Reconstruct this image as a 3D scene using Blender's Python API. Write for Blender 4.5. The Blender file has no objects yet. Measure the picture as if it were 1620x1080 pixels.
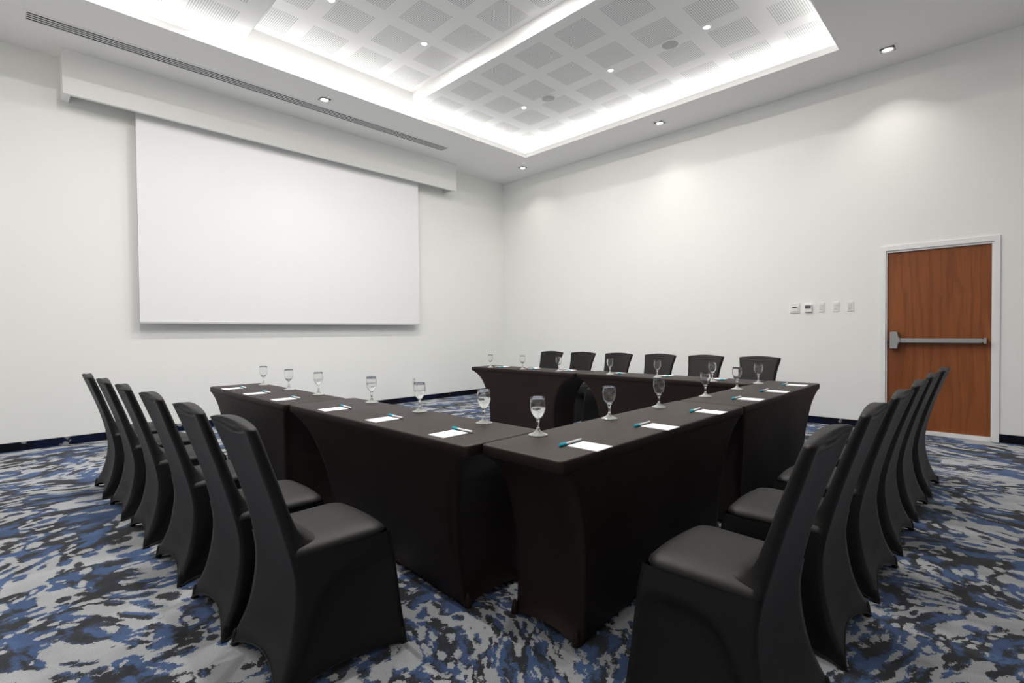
import bpy, bmesh, math, random
from mathutils import Vector, Matrix
random.seed(7)
sc = bpy.context.scene
COL = sc.collection

# ------------------------------------------------------------------ helpers
def tag(o, label=None, cat=None, group=None, kind=None):
    if label: o['label'] = label
    if cat: o['category'] = cat
    if group: o['group'] = group
    if kind: o['kind'] = kind
    return o

def empty(name, loc=(0, 0, 0), rz=0.0, parent=None):
    o = bpy.data.objects.new(name, None)
    COL.objects.link(o)
    o.empty_display_size = 0.1
    o.location = loc
    o.rotation_euler = (0, 0, rz)
    if parent: o.parent = parent
    return o

def obj(name, bm, mats, parent=None, smooth=False, angle=None, recalc=True):
    if recalc:
        bmesh.ops.recalc_face_normals(bm, faces=bm.faces[:])
    me = bpy.data.meshes.new(name)
    bm.to_mesh(me)
    bm.free()
    if not isinstance(mats, (list, tuple)): mats = [mats]
    for m in mats: me.materials.append(m)
    if smooth:
        me.polygons.foreach_set('use_smooth', [True] * len(me.polygons))
        if angle is not None:
            me.set_sharp_from_angle(angle=math.radians(angle))
    o = bpy.data.objects.new(name, me)
    COL.objects.link(o)
    if parent: o.parent = parent
    return o

def dup(root, loc=None, rz=None):
    r = root.copy(); COL.objects.link(r)
    if loc is not None: r.location = loc
    if rz is not None: r.rotation_euler = (0, 0, rz)
    for ch in list(root.children):
        c = ch.copy(); COL.objects.link(c); c.parent = r
        for g in list(ch.children):
            d = g.copy(); COL.objects.link(d); d.parent = c
    return r

def box(bm, x0, x1, y0, y1, z0, z1, mi=0, bevel=0.0):
    vs = [bm.verts.new((x, y, z)) for z in (z0, z1) for y in (y0, y1) for x in (x0, x1)]
    fs = []
    for q in ((0, 2, 3, 1), (4, 5, 7, 6), (0, 1, 5, 4), (2, 6, 7, 3), (0, 4, 6, 2), (1, 3, 7, 5)):
        f = bm.faces.new([vs[i] for i in q]); f.material_index = mi; fs.append(f)
    if bevel:
        es = set()
        for f in fs: es.update(f.edges)
        bmesh.ops.bevel(bm, geom=list(es), offset=bevel, segments=2, affect='EDGES', profile=0.6)
    return fs

def lathe(bm, prof, n=28, cx=0, cy=0, mi=0):
    rings = []
    for r, z in prof:
        if r < 1e-6:
            rings.append([bm.verts.new((cx, cy, z))])
        else:
            rings.append([bm.verts.new((cx + r * math.cos(2 * math.pi * i / n), cy + r * math.sin(2 * math.pi * i / n), z)) for i in range(n)])
    for a, b in zip(rings, rings[1:]):
        for i in range(n):
            j = (i + 1) % n
            if len(a) == 1 and len(b) == 1: continue
            if len(a) == 1: f = bm.faces.new((a[0], b[j], b[i]))
            elif len(b) == 1: f = bm.faces.new((a[i], a[j], b[0]))
            else: f = bm.faces.new((a[i], a[j], b[j], b[i]))
            f.material_index = mi
    return rings

def loft(bm, rings, closed=True, cap0=False, cap1=False):
    vr = [[bm.verts.new(p) for p in r] for r in rings]
    n = len(vr[0])
    for a, b in zip(vr, vr[1:]):
        for i in range(n if closed else n - 1):
            j = (i + 1) % n
            bm.faces.new((a[i], a[j], b[j], b[i]))
    if cap0: bm.faces.new(vr[0][::-1])
    if cap1: bm.faces.new(vr[-1])
    return vr

def interp(tab, x):
    if x <= tab[0][0]: return tab[0][1]
    for k in range(len(tab) - 1):
        (a, va), (b, vb) = tab[k], tab[k + 1]
        if x <= b:
            # monotone-ish cubic (catmull-rom tangents)
            pm = tab[k - 1] if k > 0 else tab[k]
            pn = tab[k + 2] if k + 2 < len(tab) else tab[k + 1]
            h = b - a
            ma = (vb - pm[1]) / (b - pm[0]) * h
            mb = (pn[1] - va) / (pn[0] - a) * h
            t = (x - a) / h
            return ((2*t**3 - 3*t**2 + 1) * va + (t**3 - 2*t**2 + t) * ma + (-2*t**3 + 3*t**2) * vb + (t**3 - t**2) * mb)
    return tab[-1][1]

def sstep(a, b, x):
    t = max(0.0, min(1.0, (x - a) / (b - a)))
    return t * t * (3 - 2 * t)

# ------------------------------------------------------------------ materials
def new_mat(name):
    m = bpy.data.materials.new(name); m.use_nodes = True
    nt = m.node_tree
    return m, nt, nt.nodes['Principled BSDF']

def N(nt, t, **kw):
    n = nt.nodes.new(t)
    for k, v in kw.items(): setattr(n, k, v)
    return n

def L(nt, a, b): nt.links.new(a, b)

def math_node(nt, op, a, b=None, c=None, clamp=False):
    n = N(nt, 'ShaderNodeMath', operation=op, use_clamp=clamp)
    for i, v in enumerate((a, b, c)):
        if v is None: continue
        if isinstance(v, (int, float)): n.inputs[i].default_value = v
        else: L(nt, v, n.inputs[i])
    return n.outputs[0]

def mixc(nt, fac, a, b):
    n = N(nt, 'ShaderNodeMix', data_type='RGBA')
    for s, v in ((n.inputs[0], fac), (n.inputs[6], a), (n.inputs[7], b)):
        if isinstance(v, tuple): s.default_value = (*v, 1) if len(v) == 3 else v
        elif isinstance(v, (int, float)): s.default_value = v
        else: L(nt, v, s)
    return n.outputs[2]

def simple(name, col, rough=0.5, metal=0.0, spec=0.5, noise=0.0, nscale=40.0, bump=0.0):
    m, nt, p = new_mat(name)
    p.inputs['Base Color'].default_value = (*col, 1)
    p.inputs['Roughness'].default_value = rough
    p.inputs['Metallic'].default_value = metal
    p.inputs['Specular IOR Level'].default_value = spec
    if noise or bump:
        tc = N(nt, 'ShaderNodeTexCoord'); nz = N(nt, 'ShaderNodeTexNoise')
        nz.inputs['Scale'].default_value = nscale; nz.inputs['Detail'].default_value = 4
        L(nt, tc.outputs['Object'], nz.inputs['Vector'])
        if noise:
            a = tuple(c * (1 - noise) for c in col); b = tuple(min(1, c * (1 + noise)) for c in col)
            L(nt, mixc(nt, nz.outputs['Fac'], a, b), p.inputs['Base Color'])
        if bump:
            bp = N(nt, 'ShaderNodeBump'); bp.inputs['Strength'].default_value = bump; bp.inputs['Distance'].default_value = 0.002
            L(nt, nz.outputs['Fac'], bp.inputs['Height']); L(nt, bp.outputs[0], p.inputs['Normal'])
    return m

def emit(name, col, strength):
    m, nt, p = new_mat(name)
    p.inputs['Base Color'].default_value = (0.8, 0.8, 0.8, 1)
    p.inputs['Emission Color'].default_value = (*col, 1)
    p.inputs['Emission Strength'].default_value = strength
    return m

def spandex(name, col, sheen=0.0, rough=0.5, spec=0.5, tint=(1, 1, 1)):
    m, nt, p = new_mat(name)
    tc = N(nt, 'ShaderNodeTexCoord')
    nz = N(nt, 'ShaderNodeTexNoise'); nz.inputs['Scale'].default_value = 700; nz.inputs['Detail'].default_value = 1
    L(nt, tc.outputs['Object'], nz.inputs['Vector'])
    a = tuple(c * .75 for c in col); b = tuple(c * 1.25 for c in col)
    L(nt, mixc(nt, nz.outputs['Fac'], a, b), p.inputs['Base Color'])
    p.inputs['Roughness'].default_value = rough
    p.inputs['Specular IOR Level'].default_value = spec
    p.inputs['Sheen Weight'].default_value = sheen
    p.inputs['Sheen Roughness'].default_value = 0.22
    p.inputs['Specular Tint'].default_value = (*tint, 1)
    n2 = N(nt, 'ShaderNodeTexNoise'); n2.inputs['Scale'].default_value = 9; n2.inputs['Detail'].default_value = 2
    L(nt, tc.outputs['Object'], n2.inputs['Vector'])
    bp = N(nt, 'ShaderNodeBump'); bp.inputs['Strength'].default_value = 0.10; bp.inputs['Distance'].default_value = 0.012
    L(nt, n2.outputs['Fac'], bp.inputs['Height']); L(nt, bp.outputs[0], p.inputs['Normal'])
    return m

def perforated(name, xc, px, yc, py):
    """white acoustic plaster board, square fields of small dark holes"""
    m, nt, p = new_mat(name)
    tc = N(nt, 'ShaderNodeTexCoord'); sp = N(nt, 'ShaderNodeSeparateXYZ')
    L(nt, tc.outputs['Object'], sp.inputs[0])
    half, cnt = 0.2125, 20
    def axis(s, c, pitch):
        t = math_node(nt, 'SUBTRACT', s, c)
        t = math_node(nt, 'DIVIDE', t, pitch)
        t = math_node(nt, 'ADD', t, 100.5)
        t = math_node(nt, 'FRACT', t)
        t = math_node(nt, 'SUBTRACT', t, 0.5)
        t = math_node(nt, 'MULTIPLY', t, pitch)
        inside = math_node(nt, 'LESS_THAN', math_node(nt, 'ABSOLUTE', t), half)
        h = math_node(nt, 'DIVIDE', math_node(nt, 'ADD', t, half), 2 * half / cnt)
        h = math_node(nt, 'SUBTRACT', math_node(nt, 'FRACT', math_node(nt, 'ADD', h, 50.0)), 0.5)
        return inside, h
    ix, hx = axis(sp.outputs[0], xc, px)
    iy, hy = axis(sp.outputs[1], yc, py)
    d2 = math_node(nt, 'ADD', math_node(nt, 'MULTIPLY', hx, hx), math_node(nt, 'MULTIPLY', hy, hy))
    hole = math_node(nt, 'LESS_THAN', d2, 0.235 ** 2)
    hole = math_node(nt, 'MULTIPLY', hole, math_node(nt, 'MULTIPLY', ix, iy))
    L(nt, mixc(nt, hole, (0.88, 0.88, 0.875), (0.09, 0.09, 0.09)), p.inputs['Base Color'])
    p.inputs['Roughness'].default_value = 0.85
    p.inputs['Specular IOR Level'].default_value = 0.2
    return m

def wall_paint(name, col):
    m, nt, p = new_mat(name)
    tc = N(nt, 'ShaderNodeTexCoord')
    n1 = N(nt, 'ShaderNodeTexNoise'); n1.inputs['Scale'].default_value = 220; n1.inputs['Detail'].default_value = 2
    L(nt, tc.outputs['Object'], n1.inputs['Vector'])
    n2 = N(nt, 'ShaderNodeTexNoise'); n2.inputs['Scale'].default_value = 0.8; n2.inputs['Detail'].default_value = 3
    L(nt, tc.outputs['Object'], n2.inputs['Vector'])
    a = tuple(c * .985 for c in col); b = tuple(min(1, c * 1.015) for c in col)
    L(nt, mixc(nt, n2.outputs['Fac'], a, b), p.inputs['Base Color'])
    p.inputs['Roughness'].default_value = 0.75
    p.inputs['Specular IOR Level'].default_value = 0.3
    bp = N(nt, 'ShaderNodeBump'); bp.inputs['Strength'].default_value = 0.05; bp.inputs['Distance'].default_value = 0.001
    L(nt, n1.outputs['Fac'], bp.inputs['Height']); L(nt, bp.outputs[0], p.inputs['Normal'])
    return m

def carpet(name):
    m, nt, p = new_mat(name)
    tc = N(nt, 'ShaderNodeTexCoord')
    def off(n, amt):
        s = N(nt, 'ShaderNodeVectorMath', operation='SUBTRACT'); L(nt, n.outputs['Color'], s.inputs[0]); s.inputs[1].default_value = (.5, .5, .5)
        k = N(nt, 'ShaderNodeVectorMath', operation='SCALE'); L(nt, s.outputs[0], k.inputs[0]); k.inputs['Scale'].default_value = amt
        return k.outputs[0]
    def vadd(a, b):
        s = N(nt, 'ShaderNodeVectorMath', operation='ADD'); L(nt, a, s.inputs[0]); L(nt, b, s.inputs[1]); return s.outputs[0]
    def noise(src, scale, detail=3, rough=0.55):
        n = N(nt, 'ShaderNodeTexNoise'); n.inputs['Scale'].default_value = scale; n.inputs['Detail'].default_value = detail; n.inputs['Roughness'].default_value = rough
        L(nt, src, n.inputs['Vector']); return n
    def centred(n, k):
        return math_node(nt, 'MULTIPLY', math_node(nt, 'SUBTRACT', n.outputs['Fac'], 0.5), k)
    def mapped(src, scale, loc=(0, 0, 0)):
        mp = N(nt, 'ShaderNodeMapping'); L(nt, src, mp.inputs['Vector'])
        mp.inputs['Scale'].default_value = scale; mp.inputs['Location'].default_value = loc
        return mp.outputs[0]
    O = tc.outputs['Object']
    big = noise(O, 0.9, 1); mid = noise(O, 3.2, 2); fine = noise(O, 55, 2, 0.7); grain = noise(O, 190, 2, 0.7)
    P = vadd(vadd(vadd(O, off(big, 0.7)), off(mid, 0.16)), off(fine, 0.042))
    # the pattern sweeps round in wide arcs: woven along (radius, angle)
    sp = N(nt, 'ShaderNodeSeparateXYZ'); L(nt, P, sp.inputs[0])
    dx = math_node(nt, 'SUBTRACT', sp.outputs[0], 1.0); dy = math_node(nt, 'SUBTRACT', sp.outputs[1], 0.2)
    r = math_node(nt, 'SQRT', math_node(nt, 'ADD', math_node(nt, 'MULTIPLY', dx, dx), math_node(nt, 'MULTIPLY', dy, dy)))
    a = math_node(nt, 'MULTIPLY', math_node(nt, 'ARCTAN2', dy, dx), 3.7)
    cb = N(nt, 'ShaderNodeCombineXYZ'); L(nt, r, cb.inputs[0]); L(nt, a, cb.inputs[1]); Q = cb.outputs[0]
    dab = N(nt, 'ShaderNodeTexVoronoi', feature='F1'); dab.inputs['Scale'].default_value = 1.0; dab.inputs['Randomness'].default_value = 0.75
    L(nt, mapped(Q, (12.5, 8.5, 1)), dab.inputs['Vector'])
    zone = noise(mapped(Q, (3.6, 2.6, 1), (3.1, 7.7, 0)), 1.0, 2.0)
    blot = noise(mapped(Q, (19, 9, 1), (11.1, 2.2, 0)), 1.0, 4, 0.66)
    zeb = noise(mapped(Q, (34, 4.5, 1), (1.1, 5.2, 0)), 1.0, 1.5, 0.5)
    zmask = noise(mapped(Q, (1.6, 1.1, 1), (8.3, 4.1, 0)), 1.0, 1.0)
    zm = math_node(nt, 'MULTIPLY_ADD', math_node(nt, 'SUBTRACT', zmask.outputs['Fac'], 0.555), 12.0, 0.0, clamp=True)
    dabv = math_node(nt, 'SUBTRACT', 0.43, dab.outputs['Distance'])
    z = math_node(nt, 'SUBTRACT', zone.outputs['Fac'], 0.505)
    sgn = math_node(nt, 'MAXIMUM', math_node(nt, 'MINIMUM', math_node(nt, 'MULTIPLY', z, 40.0), 1.0), -1.0)
    v = math_node(nt, 'MULTIPLY', math_node(nt, 'MULTIPLY', dabv, sgn), math_node(nt, 'MULTIPLY_ADD', zm, 1.4, -2.5))
    v = math_node(nt, 'ADD', v, math_node(nt, 'MULTIPLY', z, 0.9))
    v = math_node(nt, 'ADD', v, centred(blot, 0.85))
    v = math_node(nt, 'ADD', v, math_node(nt, 'MULTIPLY', centred(zeb, 3.0), zm))
    v = math_node(nt, 'ADD', v, centred(grain, 0.42))
    pale = math_node(nt, 'MULTIPLY_ADD', v, 18.0, -1.7, clamp=True)
    # blue against charcoal in the dark part
    bz = noise(mapped(Q, (6.5, 4.6, 1), (5.7, 1.3, 0)), 1.0, 3, 0.6)
    b = math_node(nt, 'ADD', math_node(nt, 'SUBTRACT', bz.outputs['Fac'], 0.505), centred(grain, 0.10))
    blue = math_node(nt, 'MULTIPLY_ADD', b, 16.0, 0.5, clamp=True)
    tone = noise(O, 4.5, 4, 0.65)
    fib = noise(O, 330, 2)
    hue = noise(O, 0.8, 1)
    b0 = mixc(nt, hue.outputs['Fac'], (0.026, 0.040, 0.110), (0.030, 0.062, 0.125))
    b1 = mixc(nt, hue.outputs['Fac'], (0.085, 0.125, 0.28), (0.088, 0.18, 0.36))
    bcol = mixc(nt, tone.outputs['Fac'], b0, b1)
    dcol = mixc(nt, tone.outputs['Fac'], (0.013, 0.014, 0.018), (0.046, 0.050, 0.057))
    gcol = mixc(nt, tone.outputs['Fac'], (0.30, 0.315, 0.335), (0.48, 0.495, 0.515))
    c = mixc(nt, pale, mixc(nt, blue, dcol, bcol), gcol)
    k = math_node(nt, 'MULTIPLY_ADD', fib.outputs['Fac'], 1.3, 0.35)
    vm = N(nt, 'ShaderNodeVectorMath', operation='SCALE'); L(nt, c, vm.inputs[0]); L(nt, k, vm.inputs['Scale'])
    L(nt, vm.outputs[0], p.inputs['Base Color'])
    p.inputs['Roughness'].default_value = 0.9
    p.inputs['Specular IOR Level'].default_value = 0.15
    p.inputs['Sheen Weight'].default_value = 0.10
    h = math_node(nt, 'ADD', fib.outputs['Fac'], math_node(nt, 'MULTIPLY', pale, 0.3))
    bp = N(nt, 'ShaderNodeBump'); bp.inputs['Strength'].default_value = 0.5; bp.inputs['Distance'].default_value = 0.004
    L(nt, h, bp.inputs['Height']); L(nt, bp.outputs[0], p.inputs['Normal'])
    return m

def base_carpet(name):
    m, nt, p = new_mat(name)
    tc = N(nt, 'ShaderNodeTexCoord')
    n1 = N(nt, 'ShaderNodeTexNoise'); n1.inputs['Scale'].default_value = 3.2; n1.inputs['Detail'].default_value = 5; n1.inputs['Roughness'].default_value = .7
    n2 = N(nt, 'ShaderNodeTexNoise'); n2.inputs['Scale'].default_value = 200
    n3 = N(nt, 'ShaderNodeTexNoise'); n3.inputs['Scale'].default_value = 6; n3.inputs['Detail'].default_value = 6
    for n in (n1, n2, n3): L(nt, tc.outputs['Object'], n.inputs['Vector'])
    f = math_node(nt, 'MULTIPLY_ADD', math_node(nt, 'SUBTRACT', n1.outputs['Fac'], 0.5), 14.0, 0.5, clamp=True)
    c = mixc(nt, f, (0.006, 0.007, 0.010), (0.006, 0.010, 0.034))
    g = math_node(nt, 'MULTIPLY_ADD', math_node(nt, 'SUBTRACT', n3.outputs['Fac'], 0.64), 30.0, 0.0, clamp=True)
    c = mixc(nt, g, c, (0.25, 0.26, 0.28))
    vm = N(nt, 'ShaderNodeVectorMath', operation='SCALE'); L(nt, c, vm.inputs[0])
    L(nt, math_node(nt, 'MULTIPLY_ADD', n2.outputs['Fac'], 1.0, 0.5), vm.inputs['Scale'])
    L(nt, vm.outputs[0], p.inputs['Base Color'])
    p.inputs['Roughness'].default_value = 0.95; p.inputs['Specular IOR Level'].default_value = 0.1
    return m

def wood(name):
    m, nt, p = new_mat(name)
    tc = N(nt, 'ShaderNodeTexCoord')
    mp = N(nt, 'ShaderNodeMapping'); L(nt, tc.outputs['Object'], mp.inputs['Vector'])
    mp.inputs['Scale'].default_value = (1, 1, 0.11)
    n1 = N(nt, 'ShaderNodeTexNoise'); n1.inputs['Scale'].default_value = 9; n1.inputs['Detail'].default_value = 3; n1.inputs['Distortion'].default_value = 0.4
    L(nt, mp.outputs[0], n1.inputs['Vector'])
    w = N(nt, 'ShaderNodeTexWave', wave_type='BANDS', bands_direction='Y')
    w.inputs['Scale'].default_value = 3.0; w.inputs['Distortion'].default_value = 14; w.inputs['Detail'].default_value = 3; w.inputs['Detail Scale'].default_value = 1.6
    L(nt, mp.outputs[0], w.inputs['Vector'])
    mp2 = N(nt, 'ShaderNodeMapping'); L(nt, tc.outputs['Object'], mp2.inputs['Vector']); mp2.inputs['Scale'].default_value = (1, 1, 0.03)
    n2 = N(nt, 'ShaderNodeTexNoise'); n2.inputs['Scale'].default_value = 160; n2.inputs['Detail'].default_value = 2
    L(nt, mp2.outputs[0], n2.inputs['Vector'])
    c = mixc(nt, n1.outputs['Fac'], (0.175, 0.046, 0.014), (0.32, 0.105, 0.030))
    wv = math_node(nt, 'MULTIPLY', math_node(nt, 'POWER', w.outputs['Fac'], 4.0), 0.30)
    c = mixc(nt, wv, c, (0.085, 0.022, 0.008))
    k = math_node(nt, 'MULTIPLY_ADD', n2.outputs['Fac'], 0.5, 0.75)
    vm = N(nt, 'ShaderNodeVectorMath', operation='SCALE'); L(nt, c, vm.inputs[0]); L(nt, k, vm.inputs['Scale'])
    L(nt, vm.outputs[0], p.inputs['Base Color'])
    p.inputs['Roughness'].default_value = 0.45
    p.inputs['Specular IOR Level'].default_value = 0.3
    return m

def glass(name, ior, col=(1, 1, 1)):
    m, nt, p = new_mat(name)
    p.inputs['Base Color'].default_value = (*col, 1)
    p.inputs['Transmission Weight'].default_value = 1
    p.inputs['IOR'].default_value = ior
    p.inputs['Roughness'].default_value = 0.0
    return m

M_WALL = wall_paint('wall paint', (0.84, 0.845, 0.825))
M_CEIL = wall_paint('ceiling paint', (0.86, 0.855, 0.85))
M_PART = simple('partition fabric', (0.78, 0.77, 0.75), 0.9, noise=.05)
M_LIP = simple('white gloss trim', (0.84, 0.84, 0.83), 0.5)
M_PERF_HI = perforated('perforated board raised', 3.919, 0.594, 5.168, 0.605)
M_PERF_LO = perforated('perforated board low', 4.555, 0.602, 5.21, 0.611)
M_PERF_LL = perforated('perforated board left', 1.55, 0.602, 5.81, 0.611)
M_CARPET = carpet('patterned carpet')
M_BASE = base_carpet('carpet base')
M_WOOD = wood('door veneer')
M_FRAME = simple('door frame paint', (0.82, 0.82, 0.815), 0.4)
M_METAL = simple('brushed aluminium', (0.40, 0.40, 0.41), 0.42, 0.85, noise=0.08, nscale=120)
M_DARKMETAL = simple('dark metal', (0.08, 0.08, 0.085), 0.4, 0.7)
M_SCREEN = simple('projection screen fabric', (0.81, 0.815, 0.825), 0.9, spec=0.1, noise=0.004, nscale=4)
M_BARMETAL = simple('screen bar', (0.55, 0.55, 0.56), 0.4)
M_BLACK = simple('black slot', (0.006, 0.006, 0.007), 0.8)
M_WPLASTIC = simple('white plastic', (0.78, 0.78, 0.77), 0.35, noise=0.01)
M_GPLASTIC = simple('grey plastic', (0.55, 0.55, 0.55), 0.4, noise=0.02)
M_LCD = simple('lcd display', (0.10, 0.105, 0.11), 0.2, noise=0.15, nscale=200)
M_DISP = simple('dark display', (0.012, 0.012, 0.016), 0.15)
M_TABLE = spandex('table spandex', (0.0145, 0.0092, 0.0078), 0.02, 0.50, 0.26, (1, .84, .78))
M_CHAIR = spandex('chair spandex', (0.0046, 0.0041, 0.0041), 0.07, 0.55, 0.33)
M_GLASS = glass('clear glass', 1.48)
M_FOOT = glass('glass with painted highlights', 1.48); M_FOOT.node_tree.nodes['Principled BSDF'].inputs['Transmission Weight'].default_value = .55; M_FOOT.node_tree.nodes['Principled BSDF'].inputs['Base Color'].default_value = (.9, .92, .9, 1)  # milky body colour stands in for bright highlights on the goblet foot
M_WATER = glass('water', 1.33, (0.97, 0.985, 1.0))
M_PAPER = simple('white paper', (0.86, 0.87, 0.88), 0.8, noise=0.01)
M_PENW = simple('white pen plastic', (0.72, 0.74, 0.77), 0.3)
M_PENT = simple('teal pen plastic', (0.015, 0.46, 0.60), 0.3)
M_LAMP = emit('lamp glow', (1.0, 0.93, 0.82), 9.0)
M_LAMPW = emit('spot glow', (1.0, 0.97, 0.92), 12.0)
M_REFL = simple('reflector', (0.75, 0.74, 0.70), 0.25, 0.6)
M_CAVITY = simple('fixture cavity', (0.06, 0.055, 0.05), 0.6)
M_SPK = simple('speaker grille', (0.50, 0.51, 0.50), 0.7, noise=0.06, nscale=300)

# ------------------------------------------------------------------ room
X0, Y0, ZC = 7.303, 7.409, 4.269          # right wall, back (screen) wall, ceiling
XL, YN = -1.25, -2.4                      # unseen left and near walls
T = 0.16

def struct(name, bm, m, label, cat, **kw):
    o = obj(name, bm, m, **kw)
    return tag(o, label, cat, kind='structure')

bm = bmesh.new(); box(bm, XL - T, X0 + T, YN - T, Y0 + T, -0.12, 0)
struct('floor', bm, M_CARPET, 'carpet floor with a mottled grey, blue and charcoal animal-spot pattern', 'floor')
bm = bmesh.new(); box(bm, XL - T, X0 + T, Y0, Y0 + T, 0, 4.95)
struct('wall_back', bm, M_WALL, 'plain white wall that carries the projection screen', 'wall')
DY0, DY1, DZ = 0.066, 0.985, 2.118        # door opening
bm = bmesh.new()
box(bm, X0, X0 + T, DY1, Y0, 0, 4.95); box(bm, X0, X0 + T, YN, DY0, 0, 4.95); box(bm, X0, X0 + T, DY0, DY1, DZ, 4.95)
struct('wall_right', bm, M_WALL, 'plain white wall with the wooden door and switches', 'wall')
bm = bmesh.new(); box(bm, XL - T, XL, YN, Y0, 0, 4.95)
struct('wall_left', bm, M_PART, 'pale fabric partition wall left of the camera', 'wall')
bm = bmesh.new(); box(bm, XL - T, X0 + T, YN - T, YN, 0, 4.95)
struct('wall_near', bm, M_PART, 'pale fabric partition wall behind the camera', 'wall')

bm = bmesh.new(); box(bm, XL, X0, Y0 - 0.012, Y0, 0, 0.09)
struct('baseboard_back', bm, M_BASE, 'dark navy carpet baseboard under the screen wall', 'baseboard')
bm = bmesh.new(); box(bm, X0 - 0.012, X0, 1.038, Y0 - 0.012, 0, 0.09); box(bm, X0 - 0.012, X0, YN, 0.018, 0, 0.09)
struct('baseboard_right', bm, M_BASE, 'dark navy carpet baseboard either side of the door', 'baseboard')

# ceiling: soffit ring, cove lip, pocket and three perforated bays
RX0, RX1, RY0, RY1 = -0.315, 6.478, 1.29, 5.99       # visible opening
PK = 0.12                                            # light pocket behind the lip
ZLO, ZHI = 4.515, 4.69
SX0, SX1 = 1.95, 4.205                               # raised middle bay
LIP = 4.343
bm = bmesh.new()
def slab(x0, x1, y0, y1, z0, z1, mi=0): box(bm, x0, x1, y0, y1, z0, z1, mi)
slab(XL, X0, RY1, Y0, ZC, ZC + .02); slab(XL, X0, YN, RY0, ZC, ZC + .02)
slab(XL, RX0, RY0, RY1, ZC, ZC + .02); slab(RX1, X0, RY0, RY1, ZC, ZC + .02)
# back walls of the pocket
slab(RX0 - PK - .02, RX1 + PK + .02, RY1 + PK, RY1 + PK + .02, ZC + .02, 4.8, 1)
slab(RX0 - PK - .02, RX1 + PK + .02, RY0 - PK - .02, RY0 - PK, ZC + .02, 4.8, 1)
slab(RX1 + PK, RX1 + PK + .02, RY0 - PK, RY1 + PK, ZC + .02, 4.8, 1)
slab(RX0 - PK - .02, RX0 - PK, RY0 - PK, RY1 + PK, ZC + .02, 4.8, 1)
# bays
slab(SX1, RX1 + PK, RY0 - PK, RY1 + PK, ZLO, 4.8, 2)
slab(RX0 - PK, SX0, RY0 - PK, RY1 + PK, ZLO, 4.8, 4)
slab(SX0, SX1, RY0 - PK, RY1 + PK, ZHI, 4.8, 3)
slab(SX0 - .001, SX0 + .001, RY0 - PK, RY1 + PK, ZLO + .0005, ZHI + .01, 1)
slab(SX1 - .001, SX1 + .001, RY0 - PK, RY1 + PK, ZLO + .0005, ZHI + .01, 1)
struct('ceiling', bm, [M_CEIL, M_LIP, M_PERF_LO, M_PERF_HI, M_PERF_LL], 'white ceiling with a recessed tray of perforated panels lit around its edge', 'ceiling')
bm = bmesh.new()
w = 0.02
k = .004
box(bm, RX0 + k, RX1 - k, RY1 - k, RY1 + w, ZC - .0015, LIP); box(bm, RX0 + k, RX1 - k, RY0 - w, RY0 + k, ZC - .0015, LIP)
box(bm, RX1 - k, RX1 + w, RY0 - w, RY1 + w, ZC - .0015, LIP); box(bm, RX0 - w, RX0 + k, RY0 - w, RY1 + w, ZC - .0015, LIP)
struct('trim_1', bm, M_LIP, 'white upstand edge around the glowing ceiling tray', 'trim')

# boxed soffit that hides the screen roller
bm = bmesh.new()
sx0, sx1, sy, sz = 0.481, 5.848, 7.139, 3.795
box(bm, sx0, sx1, sy, sy + .045, sz, ZC); box(bm, sx0, sx0 + .065, sy + .045, Y0, sz, ZC); box(bm, sx1 - .065, sx1, sy + .045, Y0, sz, ZC)
struct('trim_2', bm, M_WALL, 'long white boxed bulkhead above the projection screen', 'bulkhead')

# ------------------------------------------------------------------ door
d = empty('door_1', (X0, (DY0 + DY1) / 2, 0)); tag(d, 'reddish brown wood veneer door with a grey push bar in the right wall', 'door', kind='structure')
ox, oy = X0, (DY0 + DY1) / 2
def dbox(bm, x0, x1, y0, y1, z0, z1, **k): box(bm, x0 - ox, x1 - ox, y0 - oy, y1 - oy, z0, z1, **k)
bm = bmesh.new(); dbox(bm, X0 + .028, X0 + .072, DY0 + .018, DY1 - .016, .045, 2.094)
obj('door_panel', bm, M_WOOD, d)
bm = bmesh.new()
p = 0.014                                                 # frame stands proud of the wall
dbox(bm, X0 - p, X0 + .022, DY1, 1.038, 0, 2.172); dbox(bm, X0 - p, X0 + .022, .018, DY0, 0, 2.172); dbox(bm, X0 - p, X0 + .022, DY0, DY1, DZ, 2.172)
dbox(bm, X0 + .004, X0 + .09, DY1 - .014, DY1 + .0, 0, DZ); dbox(bm, X0 + .004, X0 + .09, DY0, DY0 + .016, 0, DZ); dbox(bm, X0 + .004, X0 + .09, DY0 + .016, DY1 - .014, DZ - .022, DZ)
o = obj('door_frame', bm, M_FRAME, d); o['label'] = 'pale grey painted metal door frame'
bm = bmesh.new(); dbox(bm, X0 - .004, X0 + .075, DY0 + .016, DY1 - .014, 0, .043)
obj('threshold', bm, M_LIP, d)
# push bar
bm = bmesh.new(); dbox(bm, X0 - .045, X0 - .004, .150, .850, 1.043, 1.092, bevel=.004); 
bar = obj('push_bar', bm, M_METAL, d)
bm = bmesh.new()
yc_, zc_ = .897, 1.073
def hexahead(bm):
    pts = [(-.040, -.098), (.040, -.098), (.040, .098), (-.040, .098)]
    # head body with a nose toward the rail (-y), tapering
    out = [(.042, -.1), (.042, .1), (-.030, .1), (-.040, .03), (-.058, .026), (-.058, -.026), (-.040, -.03), (-.030, -.1)]
    a = [bm.verts.new((X0 - .068 - ox, yc_ + q[0] * .92 - oy, zc_ + q[1] * .97)) for q in out]
    b = [bm.verts.new((X0 + .026 - ox, yc_ + q[0] - oy, zc_ + q[1])) for q in out]
    bm.faces.new(a); bm.faces.new(b[::-1])
    for i in range(len(out)):
        j = (i + 1) % len(out); bm.faces.new((a[i], b[i], b[j], a[j]))
hexahead(bm)
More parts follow.
